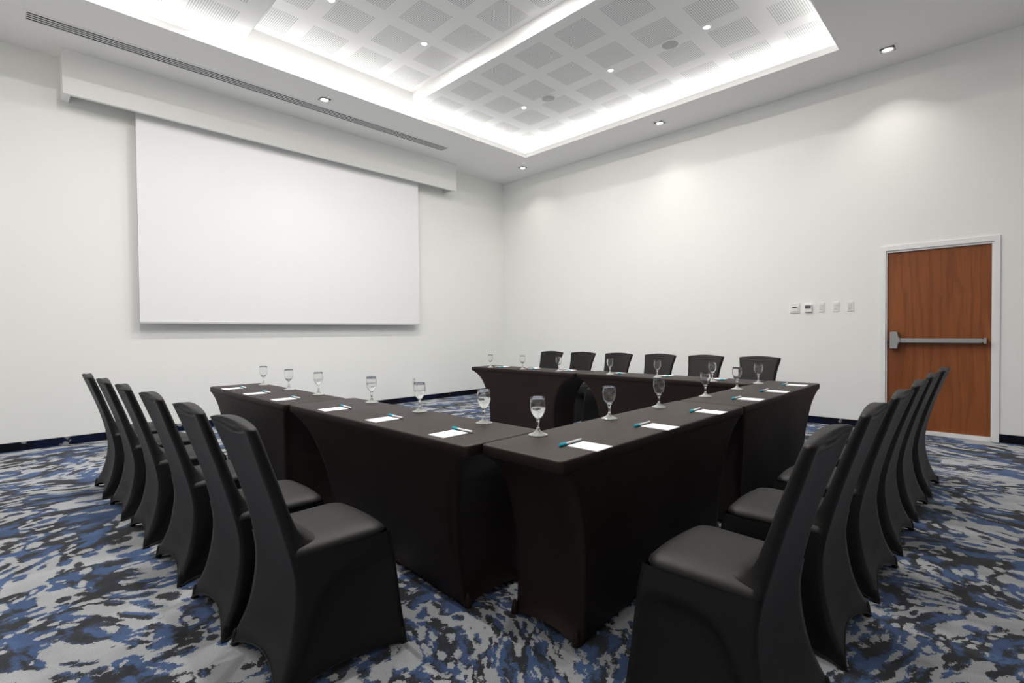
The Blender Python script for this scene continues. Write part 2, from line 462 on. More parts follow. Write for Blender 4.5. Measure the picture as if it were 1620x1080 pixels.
bmesh.ops.bevel(bm, geom=bm.edges[:], offset=.003, segments=2, affect='EDGES')
obj('latch_head', bm, M_METAL, bar)
bm = bmesh.new(); dbox(bm, X0 - .052, X0 + .027, .118, .140, 1.036, 1.098, bevel=.003); dbox(bm, X0 - .050, X0 + .0, .140, .165, 1.052, 1.084)
obj('end_bracket', bm, M_METAL, bar)
bm = bmesh.new(); dbox(bm, X0 - .004, X0 + .027, .145, .850, 1.050, 1.086)
obj('rail_back', bm, M_DARKMETAL, bar)
bm = bmesh.new(); dbox(bm, X0 - .02, X0 + .03, .938, .968, 1.058, 1.078)
obj('latch_bolt', bm, M_DARKMETAL, bar)
bm = bmesh.new(); lathe(bm, [(0, 0), (.004, 0), (.004, .002), (0, .002)], 10)
bmesh.ops.rotate(bm, verts=bm.verts[:], cent=(0, 0, 0), matrix=Matrix.Rotation(-math.pi / 2, 3, 'Y'))
bmesh.ops.translate(bm, verts=bm.verts[:], vec=(X0 - .045 - ox, .80 - oy, 1.068))
obj('screw', bm, M_BLACK, bar)

# ------------------------------------------------------------------ wall devices
def wdev(name, y0, y1, z0, z1, label, cat, group=None):
    e = empty(name, (X0, (y0 + y1) / 2, (z0 + z1) / 2)); tag(e, label, cat, group)
    return e, y1 - y0, z1 - z0
e, w_, h_ = wdev('wall_mounted_control_panel', 1.890, 2.007, 1.423, 1.548, 'square white control panel with small dark display, leftmost wall device', 'control panel')
bm = bmesh.new(); box(bm, -.010, 0, -w_/2, w_/2, -h_/2, h_/2, bevel=.003); obj('plate', bm, M_WPLASTIC, e)
bm = bmesh.new(); box(bm, -.018, -.008, -w_/2 + .018, w_/2 - .018, -h_/2 + .018, h_/2 - .034, bevel=.002); k = obj('keypad', bm, M_WPLASTIC, e)
bm = bmesh.new(); box(bm, -.0195, -.017, -.027, .027, .004, .018); obj('display', bm, M_DISP, k)
for i in range(4):
    bm = bmesh.new(); box(bm, -.0195, -.017, -.024 + i * .0135, -.017 + i * .0135, -.019, -.014); obj('button', bm, M_GPLASTIC, k)
e, w_, h_ = wdev('wall_mounted_thermostat', 1.748, 1.834, 1.432, 1.530, 'small white thermostat with a grey display, second wall device', 'thermostat')
bm = bmesh.new(); box(bm, -.030, 0, -w_/2, w_/2, -h_/2, h_/2, bevel=.004); obj('case', bm, M_WPLASTIC, e)
bm = bmesh.new(); box(bm, -.0315, -.029, -w_/2 + .010, w_/2 - .010, -.008, h_/2 - .013); obj('display', bm, M_LCD, e)
for i in range(3):
    bm = bmesh.new(); box(bm, -.0315, -.029, -.02 + i * .016, -.012 + i * .016, -.026, -.021); obj('button', bm, M_GPLASTIC, e)
sw0 = None
for (y0, y1), lab in (((1.607, 1.674), 'white rocker switch plate, nearest the thermostat'), ((1.453, 1.521), 'white rocker switch plate, middle of the three switches'), ((1.301, 1.370), 'white rocker switch plate, nearest the door')):
    if sw0 is None:
        e, w_, h_ = wdev('light_switch', y0, y1, 1.426, 1.549, lab, 'light switch', 'rocker switches beside the door')
        bm = bmesh.new(); box(bm, -.008, 0, -w_/2, w_/2, -h_/2, h_/2, bevel=.003); obj('plate', bm, M_WPLASTIC, e)
        bm = bmesh.new(); box(bm, -.0095, -.007, -.0175, .0175, -.035, .035)
        k = obj('rocker_frame', bm, M_GPLASTIC, e)
        bm = bmesh.new()
        vs = [bm.verts.new(q) for q in [(-.009, -.015, -.032), (-.009, .015, -.032), (-.0155, .015, .03), (-.0155, -.015, .03), (-.006, -.015, -.032), (-.006, .015, -.032), (-.006, .015, .03), (-.006, -.015, .03)]]
        for q in ((0, 1, 2, 3), (4, 7, 6, 5), (0, 4, 5, 1), (1, 5, 6, 2), (2, 6, 7, 3), (3, 7, 4, 0)): bm.faces.new([vs[i] for i in q])
        obj('rocker', bm, M_WPLASTIC, k)
        sw0 = e
    else:
        e = dup(sw0, (X0, (y0 + y1) / 2, sw0.location.z)); tag(e, lab)
e = empty('wall_outlet', (5.057, Y0, .367)); tag(e, 'small white wall outlet low on the screen wall', 'outlet')
bm = bmesh.new(); box(bm, -.036, .036, -.009, 0, -.058, .058, bevel=.003); obj('plate', bm, M_WPLASTIC, e)
for s in (-1, 1):
    bm = bmesh.new(); box(bm, -.017, .017, -.0105, -.007, s * .022 - .014, s * .022 + .014, bevel=.0015); k = obj('socket', bm, M_GPLASTIC, e)
    bm = bmesh.new(); box(bm, -.008, -.005, -.0112, -.009, s * .022 - .006, s * .022 + .006); box(bm, .005, .008, -.0112, -.009, s * .022 - .006, s * .022 + .006); obj('slot', bm, M_BLACK, k)

# ------------------------------------------------------------------ projection screen
e = empty('hanging_projection_screen', (3.116, 7.289, 1.36)); tag(e, 'large blank white projection screen hanging below the bulkhead', 'projection screen')
bm = bmesh.new(); box(bm, -1.988, 1.987, -.004, .004, .012, 2.80); obj('screen_fabric', bm, M_SCREEN, e)
bm = bmesh.new(); box(bm, -1.99, 1.99, -.012, .012, -.012, .014, bevel=.004); obj('bottom_bar', bm, M_BARMETAL, e)
bm = bmesh.new(); lathe(bm, [(0, -2.05), (.05, -2.05), (.05, 2.05), (0, 2.05)], 16)
bmesh.ops.rotate(bm, verts=bm.verts[:], cent=(0, 0, 0), matrix=Matrix.Rotation(math.pi / 2, 3, 'Y'))
bmesh.ops.translate(bm, verts=bm.verts[:], vec=(0, .05, 2.80)); obj('roller', bm, M_GPLASTIC, e, smooth=True, angle=40)

# ------------------------------------------------------------------ linear air vent
e = empty('air_vent', (2.706, 6.653, ZC)); tag(e, 'long narrow slotted air vent in the ceiling before the screen', 'air vent')
bm = bmesh.new()
hx, hy = 2.505, .088
fx, fy = 2.529, .112
box(bm, -fx, fx, -fy, -hy, -.004, .0, 0); box(bm, -fx, fx, hy, fy, -.004, .0, 0); box(bm, -fx, -hx, -hy, hy, -.004, .0, 0); box(bm, hx, fx, -hy, hy, -.004, .0, 0)
obj('frame', bm, M_CEIL, e)
bm = bmesh.new(); box(bm, -hx, hx, -hy, hy, -.0012, -.0002); obj('backing', bm, M_BLACK, e)
for i in range(5):
    yy = -hy + .0065 + i * (2 * hy - .013) / 4
    bm = bmesh.new(); ww = .0085 if 0 < i < 4 else .0055
    box(bm, -hx, hx, yy - ww, yy + ww, -.0042, -.001); obj('slat', bm, M_CEIL, e)

# ------------------------------------------------------------------ ceiling fixtures
def add_area(name, loc, rot, size, power, col=(1, .97, .93), shape='DISK', size_y=None, spread=180):
    l = bpy.data.lights.new(name, 'AREA'); l.shape = shape; l.size = size
    if size_y: l.size_y = size_y
    l.energy = power; l.color = col; l.spread = math.radians(spread)
    o = bpy.data.objects.new(name, l); COL.objects.link(o); o.location = loc; o.rotation_euler = rot
    return o

DL_POWER, SP_POWER, COVE = 1.5, 20.0, 5.0      # watts (coves: per metre)
proto = None
UNS = 'added ceiling downlight, unseen outside the frame'  # unseen fixtures added to continue the rows and even out wall brightness
spots = [((2.989, 6.333), 'square ceiling downlight beside the long air vent'), ((6.821, 6.385), 'square ceiling downlight in the far corner of the room'),
         ((6.818, 3.616), 'square ceiling downlight above the middle of the door wall'), ((6.845, .915), 'square ceiling downlight nearest the door'),
         ((2.989, .915), UNS), ((-.84, .915), UNS), ((6.82, -1.785), UNS), ((-.84, 3.616), UNS), ((-.84, 6.36), UNS)]
for (x, y), lab in spots:
    if proto is None:
        e = empty('downlight', (x, y, ZC)); tag(e, lab, 'downlight', 'square gimbal downlights in the ceiling border')
        bm = bmesh.new()
        a, b = .092, .066
        box(bm, -a, a, -a, -b, -.005, 0); box(bm, -a, a, b, a, -.005, 0); box(bm, -a, -b, -b, b, -.005, 0); box(bm, b, a, -b, b, -.005, 0)
        obj('trim', bm, M_LIP, e)
        bm = bmesh.new(); box(bm, -b, b, -b, b, -.001, -.0002); obj('cavity', bm, M_CAVITY, e)
        bm = bmesh.new(); lathe(bm, [(.050, -.001), (.062, -.004), (.062, -.014), (.055, -.017), (.047, -.012), (.040, -.003)], 32); obj('gimbal_ring', bm, M_REFL, e, smooth=True, angle=50)
        bm = bmesh.new(); lathe(bm, [(.042, -.003), (.040, -.0075), (.02, -.0085), (0, -.009)], 28); obj('lamp', bm, M_LAMP, e, smooth=True)
        proto = e
    else:
        e = dup(proto, (x, y, ZC)); tag(e, lab)
    add_area('downlight_beam', (x, y, ZC - .022), (0, 0, 0), .085, DL_POWER * (1.8 if y < 1 else 1.0), (1, .94, .86), spread=100)
proto = None
UNT = 'added round tray spotlight, unseen outside the frame'  # extra spots out of view, added to lift the room light
tray = [((3.611, 4.989, ZHI), 'round spotlight in the raised middle ceiling bay, right of two'), ((2.459, 5.02, ZHI), 'round spotlight in the raised middle ceiling bay, at the top edge'),
        ((5.431, 5.048, ZLO), 'round spotlight in the right ceiling bay, farthest from the camera'), ((5.452, 3.562, ZLO), 'round spotlight in the right ceiling bay, middle of three'),
        ((5.44, 2.322, ZLO), 'round spotlight in the right ceiling bay, nearest the door'),
        ((3.611, 3.54, ZHI), UNT), ((2.459, 3.54, ZHI), UNT), ((3.611, 2.3, ZHI), UNT), ((2.459, 2.3, ZHI), UNT), ((.75, 5.05, ZLO), UNT), ((.75, 3.56, ZLO), UNT), ((.75, 2.32, ZLO), UNT)]
for (x, y, z), lab in tray:
    if proto is None:
        e = empty('spotlight', (x, y, z)); tag(e, lab, 'spotlight', 'small round spotlights in the ceiling tray')
        bm = bmesh.new(); lathe(bm, [(.030, -.001), (.034, -.006), (.048, -.005), (.050, 0)], 32); obj('trim', bm, M_LIP, e, smooth=True, angle=60)
        bm = bmesh.new(); lathe(bm, [(.033, -.001), (.031, -.004), (.015, -.006), (0, -.0065)], 24); obj('lamp', bm, M_LAMPW, e, smooth=True)
        proto = e
    else:
        e = dup(proto, (x, y, z)); tag(e, lab)
    add_area('spot_beam', (x, y, z - .012), (0, 0, 0), .06, SP_POWER * (.55 if x > 5 else 1.0), (1, .97, .93), spread=180)
proto = None
for (x, y), lab in (((5.456, 4.60), 'round ceiling speaker, farther from the camera'), ((5.456, 2.76), 'round ceiling speaker, nearer the camera')):
    if proto is None:
        e = empty('ceiling_speaker', (x, y, ZLO)); tag(e, lab, 'speaker', 'round ceiling speakers in the right bay')
        bm = bmesh.new(); lathe(bm, [(.090, -.002), (.092, -.010), (.100, -.011), (.106, -.007), (.107, 0)], 48); obj('rim', bm, M_LIP, e, smooth=True, angle=50)
        bm = bmesh.new(); lathe(bm, [(.091, -.004), (.06, -.008), (.02, -.0095), (0, -.010)], 40); obj('grille', bm, M_SPK, e, smooth=True)
        bm = bmesh.new(); lathe(bm, [(.010, -.0085), (.009, -.0125), (0, -.0130)], 16); obj('badge', bm, M_GPLASTIC, e, smooth=True)
        proto = e
    else:
        e = dup(proto, (x, y, ZLO)); tag(e, lab)
# LED strips lying in the cove pocket, shining up
lx, ly = RX1 - RX0, RY1 - RY0
ZS_ = 4.338; TI = math.radians(50); OFF = .095
for loc, ln, rz in (((( RX0 + RX1) / 2, RY1 + OFF, ZS_), lx, 0), (((RX0 + RX1) / 2, RY0 - OFF, ZS_), lx, math.pi),
                    ((RX1 + OFF, (RY0 + RY1) / 2, ZS_), ly, -math.pi / 2), ((RX0 - OFF, (RY0 + RY1) / 2, ZS_), ly, math.pi / 2)):
    o = add_area('cove_strip', loc, (0, 0, 0), ln + .1, COVE * ln / 4.0, (1, .985, .96), 'RECTANGLE', .024)
    o.rotation_euler = (math.pi + TI, 0, rz)          # up and in towards the middle of the tray

# ------------------------------------------------------------------ tables
INS = [(0, .86), (.015, .91), (.045, .98), (.10, 1.0), (.2, 1.0), (.3, .97), (.42, .885), (.54, .70), (.60, .565), (.66, .33), (.695, .10), (.712, .0)]
def make_table(name, length, width, in0, in1, side0, side1, seed):
    """long axis = local x; end 0 at -x; side 0 at -y"""
    rnd = random.Random(seed)
    HT = 0.75
    e = empty(name)
    hl, hw = length / 2, width / 2
    def plan(x0, x1, y0, y1, r, nl=36, nw=10, nc=5):
        pts = []
        def arc(cx, cy, a0):
            for i in range(1, nc):
                a = a0 + (math.pi / 2) * i / nc
                pts.append((cx + r * math.cos(a), cy + r * math.sin(a), -1, 0))
        for i in range(nl + 1): pts.append((x0 + r + (x1 - x0 - 2 * r) * i / nl, y0, 0, i / nl))
        arc(x1 - r, y0 + r, -math.pi / 2)
        for i in range(nw + 1): pts.append((x1, y0 + r + (y1 - y0 - 2 * r) * i / nw, 1, i / nw))
        arc(x1 - r, y1 - r, 0)
        for i in range(nl + 1): pts.append((x1 - r - (x1 - x0 - 2 * r) * i / nl, y1, 2, i / nl))
        arc(x0 + r, y1 - r, math.pi / 2)
        for i in range(nw + 1): pts.append((x0, y1 - r - (y1 - y0 - 2 * r) * i / nw, 3, i / nw))
        arc(x0 + r, y0 + r, math.pi)
        return pts
    # top with rounded lip
    bm = bmesh.new()
    rings = []
    for z, i in ((.703, .008), (.705, .002), (.709, 0), (.742, 0), (.7465, .0015), (.749, .0045), (.75, .010)):
        rings.append([(x, y, z) for x, y, _, _ in plan(-hl + i, hl - i, -hw + i, hw - i, .024)])
    vr = loft(bm, rings)
    bm.faces.new(vr[-1]); bm.faces.new(vr[0][::-1])
    obj('tabletop', bm, M_TABLE, e, smooth=True, angle=50)
    # stretch skirt
    bm = bmesh.new()
    rings = []
    ph = [rnd.uniform(0, 6.28) for _ in range(6)]
    zs = [.708, .700, .69, .675, .66, .64, .62, .595, .57, .54, .51, .47, .43, .39, .35, .30, .25, .2, .15, .11, .08, .055, .035, .018, .006, 0]
    for z in zs:
        f = interp(INS, z)
        lin = (1 - z / .71)
        x0, x1 = -hl + .006 + in0 * f, hl - .006 - in1 * f
        y0, y1 = -hw + .004 + side0 * (lin ** .8), hw - .004 - side1 * (lin ** .8)
        r = .010 * (z / .71) + .014
        ring = []
        for x, y, s, t in plan(x0, x1, y0, y1, r):
            zz = z
            bump = math.sin(math.pi * t) if s >= 0 else 0
            if s in (1, 3):                                          # ends pull inward between the legs
                b = .022 * bump * sstep(0, .15, z) * sstep(.71, .55, z)
                x += -b if s == 1 else b
                zz = z + (1 - min(1, z / .2)) * .03 * bump ** .7
            elif s in (0, 2):
                b = .012 * bump * sstep(.71, .4, z)
                y += b if s == 0 else -b
                # soft drape ripples
                y += .0022 * math.sin(x * 9 + ph[0] + z * 5) * sstep(.7, .5, z)
                zz = z + (1 - min(1, z / .2)) * .022 * bump ** .6
            ring.append((x, y, zz))
        rings.append(ring)
    loft(bm, rings)
    obj('skirt', bm, M_TABLE, e, smooth=True)
    # stitched pockets that hold the cover over the feet
    for sx in (0, 1):
        for sy_ in (0, 1):
            fx_ = (-hl + .006 + in0 * .80 + .012) if sx == 0 else (hl - .006 - in1 * .80 - .012)
            fy_ = (-hw + .004 + side0 + .014) if sy_ == 0 else (hw - .004 - side1 - .014)
            bm = bmesh.new(); lathe(bm, [(0, 0), (.014, 0), (.0165, .004), (.015, .02), (.011, .045), (.006, .06), (0, .062)], 14, fx_, fy_)
            obj('foot_pocket', bm, M_TABLE, e, smooth=True)
    return e
H = math.pi / 2
TB = [  # x0,x1,y0,y1, axis, in at low end, in at high end, side insets (local -y, +y), label
    ('x', 1.345, 3.058, 1.085, 1.508, .182, .255, .05, .01, 'black spandex-covered table in the foreground whose square end faces the camera'),
    ('x', 3.068, 4.800, 1.088, 1.500, .03, .335, .045, .02, 'black spandex-covered table on the right, ending nearest the door'),
    ('y', 1.272, 1.732, 1.513, 3.275, .165, .41, -.022, .11, 'long black spandex-covered table, front one of the left run'),
    ('y', 1.252, 1.680, 3.290, 4.965, .06, .30, .01, .05, 'black spandex-covered table, back one of the left run before the screen'),
    ('y', 4.372, 4.795, 1.512, 3.325, .30, .28, .02, .04, 'black spandex-covered table, middle of the far run along the door wall'),
    ('y', 4.350, 4.775, 3.340, 5.050, .30, .31, .02, .04, 'black spandex-covered table at the far free end, beyond the gap'),
]
for k, (ax, x0, x1, y0, y1, a, b, s0, s1, lab) in enumerate(TB):
    if ax == 'x':
        e = make_table('covered_table', x1 - x0, y1 - y0, a, b, s0, s1, k); rz = 0
    else:                                    # local +x -> world +y, local +y -> world -x
        e = make_table('covered_table', y1 - y0, x1 - x0, a, b, s0, s1, k); rz = H
    e.location = ((x0 + x1) / 2, (y0 + y1) / 2, 0); e.rotation_euler = (0, 0, rz)
    tag(e, lab, 'table', 'black covered tables of the U')

# ------------------------------------------------------------------ chairs
BK = [(0, -.245), (.014, -.243), (.04, -.236), (.09, -.212), (.15, -.189), (.25, -.168), (.34, -.161), (.42, -.170), (.52, -.192), (.65, -.227), (.78, -.270), (.9, -.312), (.95, -.33)]
HB = [(0, .240), (.03, .236), (.15, .214), (.34, .202), (.455, .1955), (.52, .187), (.6, .181), (.76, .190), (.86, .209), (.9, .215), (.95, .217)]
FR = [(0, .243), (.14, .228), (.36, .206), (.46, .188)]
HF = [(0, .238), (.15, .224), (.36, .212), (.46, .205)]
TH = [(.40, .17), (.455, .17), (.472, .150), (.480, .125), (.490, .100), (.505, .078), (.53, .060), (.57, .049), (.62, .042), (.75, .040), (.9, .034), (.95, .03)]
ZS = .445
def make_chair():
    e = empty('covered_chair')
    # ---- backrest
    bm = bmesh.new()
    nc = 26
    us = [-1 + 2 * i / nc for i in range(nc + 1)]
    def top_z(u): return .898 + .021 * (1 - u * u)
    zr = [.435, .445, .455, .465, .470, .475, .480, .485, .490, .497, .505, .515, .53, .56, .60, .65, .70, .75, .79, .82, .835, .845] + [.85 + .0032 * i for i in range(16)]
    rings = []
    for z in zr:
        back, front = [], []
        for u in us:
            # rows bend up into the arched top
            k = sstep(.70, .898, z)
            zz = z + (top_z(u) - .898) * k
            hw = interp(HB, z)
            ue = u
            yb = interp(BK, z); th = interp(TH, z)
            # rounded vertical edges
            ed = (1 - abs(u)) * hw
            rnd_ = .012 * max(0, 1 - ed / .018) ** 2
            # sagging pleat under the top edge
            s = zz - (top_z(u) - .012 - .030 * max(0, 1 - (u / .82) ** 2))
            amp = max(0, 1 - (u / .82) ** 2)
            fold = amp * (.007 * math.exp(-((s + .006) / .006) ** 2) - .010 * math.exp(-((s - .004) / .005) ** 2) + .005 * math.exp(-((s - .014) / .005) ** 2))
            back.append((hw * ue, yb + rnd_ - fold + .004 * (1 - u * u), zz))
            flare = 1 - .065 * sstep(.56, .475, z)
            th = .044 + (th - .044) * (1 - abs(u) ** 7) if th > .044 else th
            front.append((hw * ue * flare, yb + th - rnd_ + fold * .35 + .006 * (1 - u * u) * sstep(.5, .7, z), zz))
        rings.append(back + front[::-1])
    vr = loft(bm, rings)
    top = vr[-1]; n = nc + 1
    bk, fr = top[:n], top[n:][::-1]
    mid = [bm.verts.new(((a.co + b.co) / 2 + Vector((0, 0, .003 - .012 * max(0, 1 - (u / .8) ** 2)))).to_tuple()) for a, b, u in zip(bk, fr, us)]
    for i in range(n - 1):
        bm.faces.new((bk[i], bk[i + 1], mid[i + 1], mid[i])); bm.faces.new((mid[i], mid[i + 1], fr[i + 1], fr[i]))
    bm.faces.new((bk[0], mid[0], fr[0])); bm.faces.new((bk[-1], fr[-1], mid[-1]))
    obj('backrest', bm, M_CHAIR, e, smooth=True)
    # ---- seat
    bm = bmesh.new()
    def plan(hr, hf, yr, yf, rf, rr=.02, n1=14, nc_=7):
        pts = []
        for i in range(n1 + 1):
            t = i / n1; pts.append((-hr + 2 * hr * t, yr))
        for i in range(1, n1):
            t = i / n1; pts.append((hr + (hf - hr) * t, yr + (yf - rf - yr) * t))
        for i in range(nc_ + 1):
            a = (math.pi / 2) * i / nc_; pts.append((hf - rf + rf * math.cos(a), yf - rf + rf * math.sin(a)))
        for i in range(1, n1):
            t = i / n1; pts.append((hf - rf - 2 * (hf - rf) * t, yf + .008 * math.sin(math.pi * t)))
        for i in range(nc_ + 1):
            a = math.pi / 2 + (math.pi / 2) * i / nc_; pts.append((-hf + rf + rf * math.cos(a), yf - rf + rf * math.sin(a)))
        for i in range(1, n1):
            t = i / n1; pts.append((-hf + (hr - -0 - hf) * -t * 0 + (hf - hr) * t, yf - rf + (yr - yf + rf) * t))
        return pts
    rings = []
    for z, i in ((.440, .004), (.4425, .0005), (.445, -.0008), (.450, -.0005), (.457, .002), (.464, .008), (.470, .017), (.475, .032), (.479, .055), (.482, .085), (.4835, .115), (.484, .145)):
        rings.append([(x, y, z) for x, y in plan(.196 - i, .206 - i, -.165 + i * .1, .193 - i, max(.008, .062 - i * .4))])
    vr = loft(bm, rings); bm.faces.new(vr[-1])
    obj('seat', bm, M_CHAIR, e, smooth=True)
    # ---- skirt
    bm = bmesh.new()
    nb, ns = 16, 22
    rows = [0, .006, .014, .024, .036, .05, .07, .09, .115, .14, .17, .2, .23, .26, .29, .32, .345, .365, .38, .392, .404, .415, .425, .435, ZS]
    rings = []
    for z in rows:
        hb, yb, hf, yf = interp(HB, z), interp(BK, z), interp(HF, z), interp(FR, z)
        ring = []
        low = 1 - min(1, z / .25)
        def put(x, y, lift): ring.append((x, y, z + lift * low ** 1.5))
        r = .010
        for i in range(nb + 1):                      # back panel, left to right
            t = i / nb; b = math.sin(math.pi * t)
            put(-hb + 2 * hb * t, yb + .004 * (1 - (2*t-1)**2) + .035 * b * sstep(.22, .0, z), .060 * b ** .75)
        def side(sgn, rev):
            pts = []
            for i in range(1, ns):
                t = i / ns
                x = hb + (hf - hb) * t; y = yb + (yf - yb) * t
                za = .362 * (1 - math.exp(-max(0, t - .06) / .11)) * (1 - sstep(.90, 1.0, t)) + .0
                ins = sstep(-.002, .034, za - z) * (.036 * math.sin(math.pi * min(1, max(0, (t - .03) / .94))) ** .6)
                pts.append((sgn * (x - ins), y, .022 * math.sin(math.pi * t) ** .8))
            for q in (pts[::-1] if rev else pts): put(*q)
        side(1, False)
        for i in range(nb + 1):
            t = i / nb; b = math.sin(math.pi * t)
            put(hf - 2 * hf * t, yf - .030 * b * sstep(.38, .2, z) + .006 * b * sstep(.3, .44, z), .030 * b ** .8)
        side(-1, True)
        rings.append(ring)
    loft(bm, rings)
    obj('skirt', bm, M_CHAIR, e, smooth=True)
    # ---- rolled hem
    bm = bmesh.new()
    path = rings[0]; n = len(path); rr = .0035
    hr_ = []
    for i in range(n):
        p0, p1, p2 = Vector(path[i - 1]), Vector(path[i]), Vector(path[(i + 1) % n])
        tg = (p2 - p0).normalized(); nx = tg.cross(Vector((0, 0, 1))).normalized(); up = nx.cross(tg)
        hr_.append([p1 + Vector((0, 0, rr)) + nx * rr * math.cos(a) + up * rr * math.sin(a) for a in (0, math.pi/3, 2*math.pi/3, math.pi, 4*math.pi/3, 5*math.pi/3)])
    vv = [[bm.verts.new(q) for q in r] for r in hr_]
    for i in range(n):
        a, b = vv[i], vv[(i + 1) % n]
        for j in range(6): bm.faces.new((a[j], a[(j + 1) % 6], b[(j + 1) % 6], b[j]))
    obj('hem', bm, M_CHAIR, e, smooth=True)
    # ---- foot pockets
    for sx in (-1, 1):
        for yy, hw in ((interp(BK, .02) + .010, interp(HB, .02) - .010), (interp(FR, .02) - .010, interp(HF, .02) - .010)):
            bm = bmesh.new(); lathe(bm, [(0, 0), (.012, 0), (.0142, .004), (.0125, .025), (.009, .05), (.004, .062), (0, .063)], 12, sx * hw, yy)
            obj('foot_pocket', bm, M_CHAIR, e, smooth=True)
    return e
chair = make_chair()
ORD = ['nearest the camera', 'second from the camera', 'third from the camera', 'fourth from the camera', 'fifth from the camera', 'farthest from the camera']
used = False
def place_chair(x, y, rz, lab, group):
    global used
    e = chair if not used else dup(chair)
    used = True
    e.location = (x, y, 0); e.rotation_euler = (0, 0, rz)
    tag(e, lab, 'chair', group)
for i, (x, y) in enumerate(((.835, 1.885), (.818, 2.395), (.797, 3.030), (.773, 3.675), (.750, 4.300), (.727, 4.945))):
    place_chair(x, y, -H + random.uniform(-.02, .02), 'black spandex-covered chair in the left row, ' + ORD[i], 'black covered chairs in the left row')
for i, (x, y) in enumerate(((1.650, .640), (2.285, .628), (2.900, .616), (3.540, .612), (4.185, .605), (4.830, .590))):
    place_chair(x, y, random.uniform(-.02, .02), 'black spandex-covered chair in the right row, ' + ORD[i], 'black covered chairs in the right row')
FAR = ['rightmost, nearest the door', 'second from the right', 'third from the right', 'third from the left', 'second from the left', 'leftmost, nearest the screen']
for i, (x, y) in enumerate(((5.52, 1.900), (5.52, 2.500), (5.51, 3.080), (5.50, 3.680), (5.50, 4.270), (5.50, 4.850))):
    place_chair(x, y, H, 'black covered chair behind the far tables, ' + FAR[i], 'black covered chairs behind the far tables')

# ------------------------------------------------------------------ glasses
def glass_parts():
    e = empty('water_glass')
    bm = bmesh.new()
    outer = [(0, .0705), (.006, .071), (.013, .0755), (.021, .085), (.028, .098), (.0325, .112), (.0342, .126), (.0338, .140), (.0322, .155), (.0302, .168)]
    inner = [(.0290, .168), (.0310, .155), (.0326, .140), (.0330, .126), (.0313, .112), (.0266, .098), (.0192, .0855), (.011, .079), (.005, .0765), (0, .076)]
    lathe(bm, outer + [(.0297, .1688)] + inner, 36); obj('bowl', bm, M_GLASS, e, smooth=True)
    bm = bmesh.new()
    lathe(bm, [(0, .0315), (.0066, .0315), (.0058, .036), (.0054, .042), (.0054, .054), (.0064, .062), (.0090, .0705), (.0080, .0722), (0, .0712)], 20); obj('stem', bm, M_GLASS, e, smooth=True)
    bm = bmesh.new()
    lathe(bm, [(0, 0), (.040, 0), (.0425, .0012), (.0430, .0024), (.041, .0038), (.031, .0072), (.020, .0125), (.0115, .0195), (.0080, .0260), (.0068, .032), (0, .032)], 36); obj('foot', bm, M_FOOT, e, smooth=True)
    return e
gl0 = glass_parts()
def water_mesh(level):
    prof = [(.0290, .168), (.0310, .155), (.0326, .140), (.0330, .126), (.0313, .112), (.0266, .098), (.0192, .0855), (.011, .079), (.005, .0765), (0, .076)]
    pr = [(0, level)]
    for k in range(len(prof) - 1):
        (r0, z0), (r1, z1) = prof[k], prof[k + 1]
        if z0 >= level > z1:
            t = (z0 - level) / (z0 - z1); pr.append((r0 + (r1 - r0) * t + .0003, level))
        if z1 < level: pr.append((r1 + (.0003 if r1 > 0 else 0), z1 - .0003))
    bm = bmesh.new(); lathe(bm, pr, 36)
    return bm
WM = []
for lv in (.115, .121, .127):
    o = obj('water', water_mesh(lv), M_WATER, None, smooth=True, angle=50)
    WM.append(o)
GL = [(1.670, 1.842), (1.667, 2.389), (1.681, 2.949), (1.637, 3.643), (1.617, 4.147), (1.623, 4.731)]
GR = [(1.633, 1.450), (2.189, 1.450), (2.711, 1.449), (3.363, 1.450), (3.935, 1.450), (4.464, 1.470)]
GB = [(4.415, 1.840), (4.450, 2.394), (4.475, 2.953), (4.477, 3.649), (4.439, 4.185), (4.427, 4.749)]
glist = []
for pts, row in ((GL, 'on the left tables, '), (GR, 'on the right-hand tables, '), (GB, 'on the far tables, ')):
    for i, (x, y) in enumerate(pts):
        glist.append((x, y, 'stemmed water glass ' + row + (ORD[i] if row != 'on the far tables, ' else FAR[i].replace(', nearest the door', '').replace(', nearest the screen', '')), 'stemmed glasses ' + row.strip(', ')))
_ = None
lev = [2, 1, 2, 0, _, _, 1, _, _, _, _, _, _, _, _, _, _, _]
roots = [gl0] + [dup(gl0) for _ in glist[1:]]
for e, (x, y, lab, grp), k in zip(roots, glist, lev):
    e.location = (x, y, .75); e.rotation_euler = (0, 0, random.uniform(0, 6)); tag(e, lab, 'glass', grp)
    if k is not None:
        w_ = WM[k].copy(); COL.objects.link(w_); w_.parent = e
for o in WM: bpy.data.objects.remove(o)

# ------------------------------------------------------------------ notepads and pens
bm = bmesh.new(); box(bm, -.055, .055, -.070, .070, 0, .0035)
pad0 = obj('notepad', bm, M_PAPER)
pen0 = empty('pen')
def xl(bm): bmesh.ops.rotate(bm, verts=bm.verts[:], cent=(0, 0, 0), matrix=Matrix.Rotation(math.pi / 2, 3, 'Y')); bmesh.ops.translate(bm, verts=bm.verts[:], vec=(0, 0, .0062))
bm = bmesh.new(); lathe(bm, [(0, -.035), (.0054, -.035), (.0056, .066), (.0050, .070), (0, .071)], 16); xl(bm); obj('barrel', bm, M_PENW, pen0, smooth=True, angle=45)
bm = bmesh.new(); lathe(bm, [(0, -.076), (.0045, -.0755), (.0056, -.072), (.0060, -.034), (0, -.034)], 16); xl(bm); k = obj('cap', bm, M_PENT, pen0, smooth=True, angle=45); k['label'] = 'teal pen cap'
bm = bmesh.new(); box(bm, -.072, -.040, -.0015, .0015, .0115, .0140); obj('clip', bm, M_PENT, pen0)
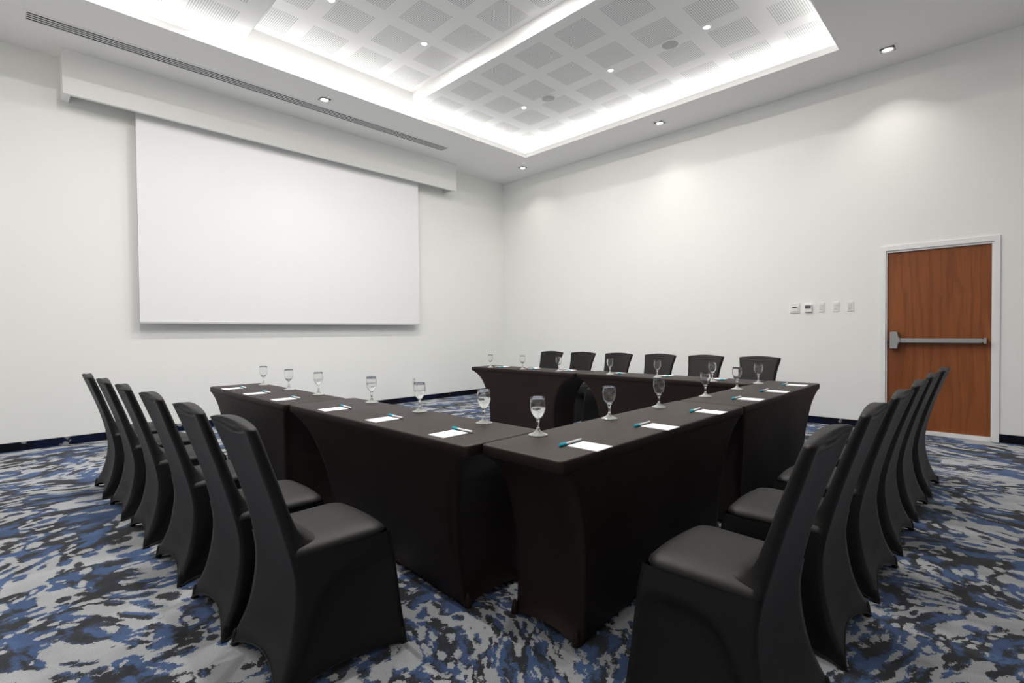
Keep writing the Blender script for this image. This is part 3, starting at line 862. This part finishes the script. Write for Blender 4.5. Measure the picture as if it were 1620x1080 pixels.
# pad centre for each seat; sitter faces rz (0 = +y)
PL = [(1.377, 1.755), (1.377, 2.311), (1.368, 2.850), (1.350, 3.554), (1.335, 4.076), (1.333, 4.612)]
PR = [(1.600, 1.150), (2.149, 1.143), (2.731, 1.145), (3.404, 1.166), (3.960, 1.171), (4.512, 1.187)]
PB = [(4.660, 1.880), (4.655, 2.410), (4.660, 2.960), (4.650, 3.630), (4.640, 4.180), (4.620, 4.705)]
first = True
for pts, rz, row, oy_ in ((PL, -H, 'on the left tables, ', .088), (PR, 0, 'on the right-hand tables, ', .087), (PB, H, 'on the far tables, ', .085)):
    for i, (x, y) in enumerate(pts):
        a = rz + random.uniform(-.05, .05)
        pl = ORD[i] if rz != H else FAR[i].replace(', nearest the door', '').replace(', nearest the screen', '')
        pad = pad0 if first else dup(pad0)
        pad.location = (x, y, .75); pad.rotation_euler = (0, 0, a)
        tag(pad, 'blank white notepad ' + row + pl, 'notepad', 'white notepads ' + row.strip(', '))
        pen = pen0 if first else dup(pen0)
        b = rz + random.uniform(-.06, .06)
        dx, dy = -.008, oy_
        pen.location = (x + dx * math.cos(rz) - dy * math.sin(rz), y + dx * math.sin(rz) + dy * math.cos(rz), .75); pen.rotation_euler = (0, 0, b)
        tag(pen, 'white pen with teal cap beside the notepad ' + row + pl, 'pen', 'teal capped pens ' + row.strip(', '))
        first = False

# ------------------------------------------------------------------ camera
cam = bpy.data.cameras.new('camera'); co = bpy.data.objects.new('camera', cam); COL.objects.link(co)
cam.sensor_width = 36; cam.sensor_fit = 'HORIZONTAL'; cam.lens = 788.97 / 1620 * 36; cam.clip_start = .02
r = Vector((0.70093513, -0.71316743, -0.0090642)); u = Vector((0.01900513, 0.0059719, 0.99980155)); dv = Vector((0.71297177, 0.70096829, -0.01773975))
m = Matrix((r, u, -dv)).transposed().to_4x4(); m.translation = (0, 0, 1.2)
co.matrix_world = m
sc.camera = co

# ------------------------------------------------------------------ world and view
wd = bpy.data.worlds.new('world'); sc.world = wd; wd.use_nodes = True
wd.node_tree.nodes['Background'].inputs[0].default_value = (0, 0, 0, 1)
vs = sc.view_settings
vs.view_transform = 'Standard'; vs.look = 'None'; vs.gamma = 1; vs.exposure = 0.53; vs.use_curve_mapping = False
sc.cycles.max_bounces = 14; sc.cycles.diffuse_bounces = 7; sc.cycles.transmission_bounces = 12; sc.cycles.glossy_bounces = 6
sc.cycles.caustics_reflective = False; sc.cycles.caustics_refractive = False
sc.cycles.use_denoising = True
sc.cycles.sample_clamp_indirect = 6
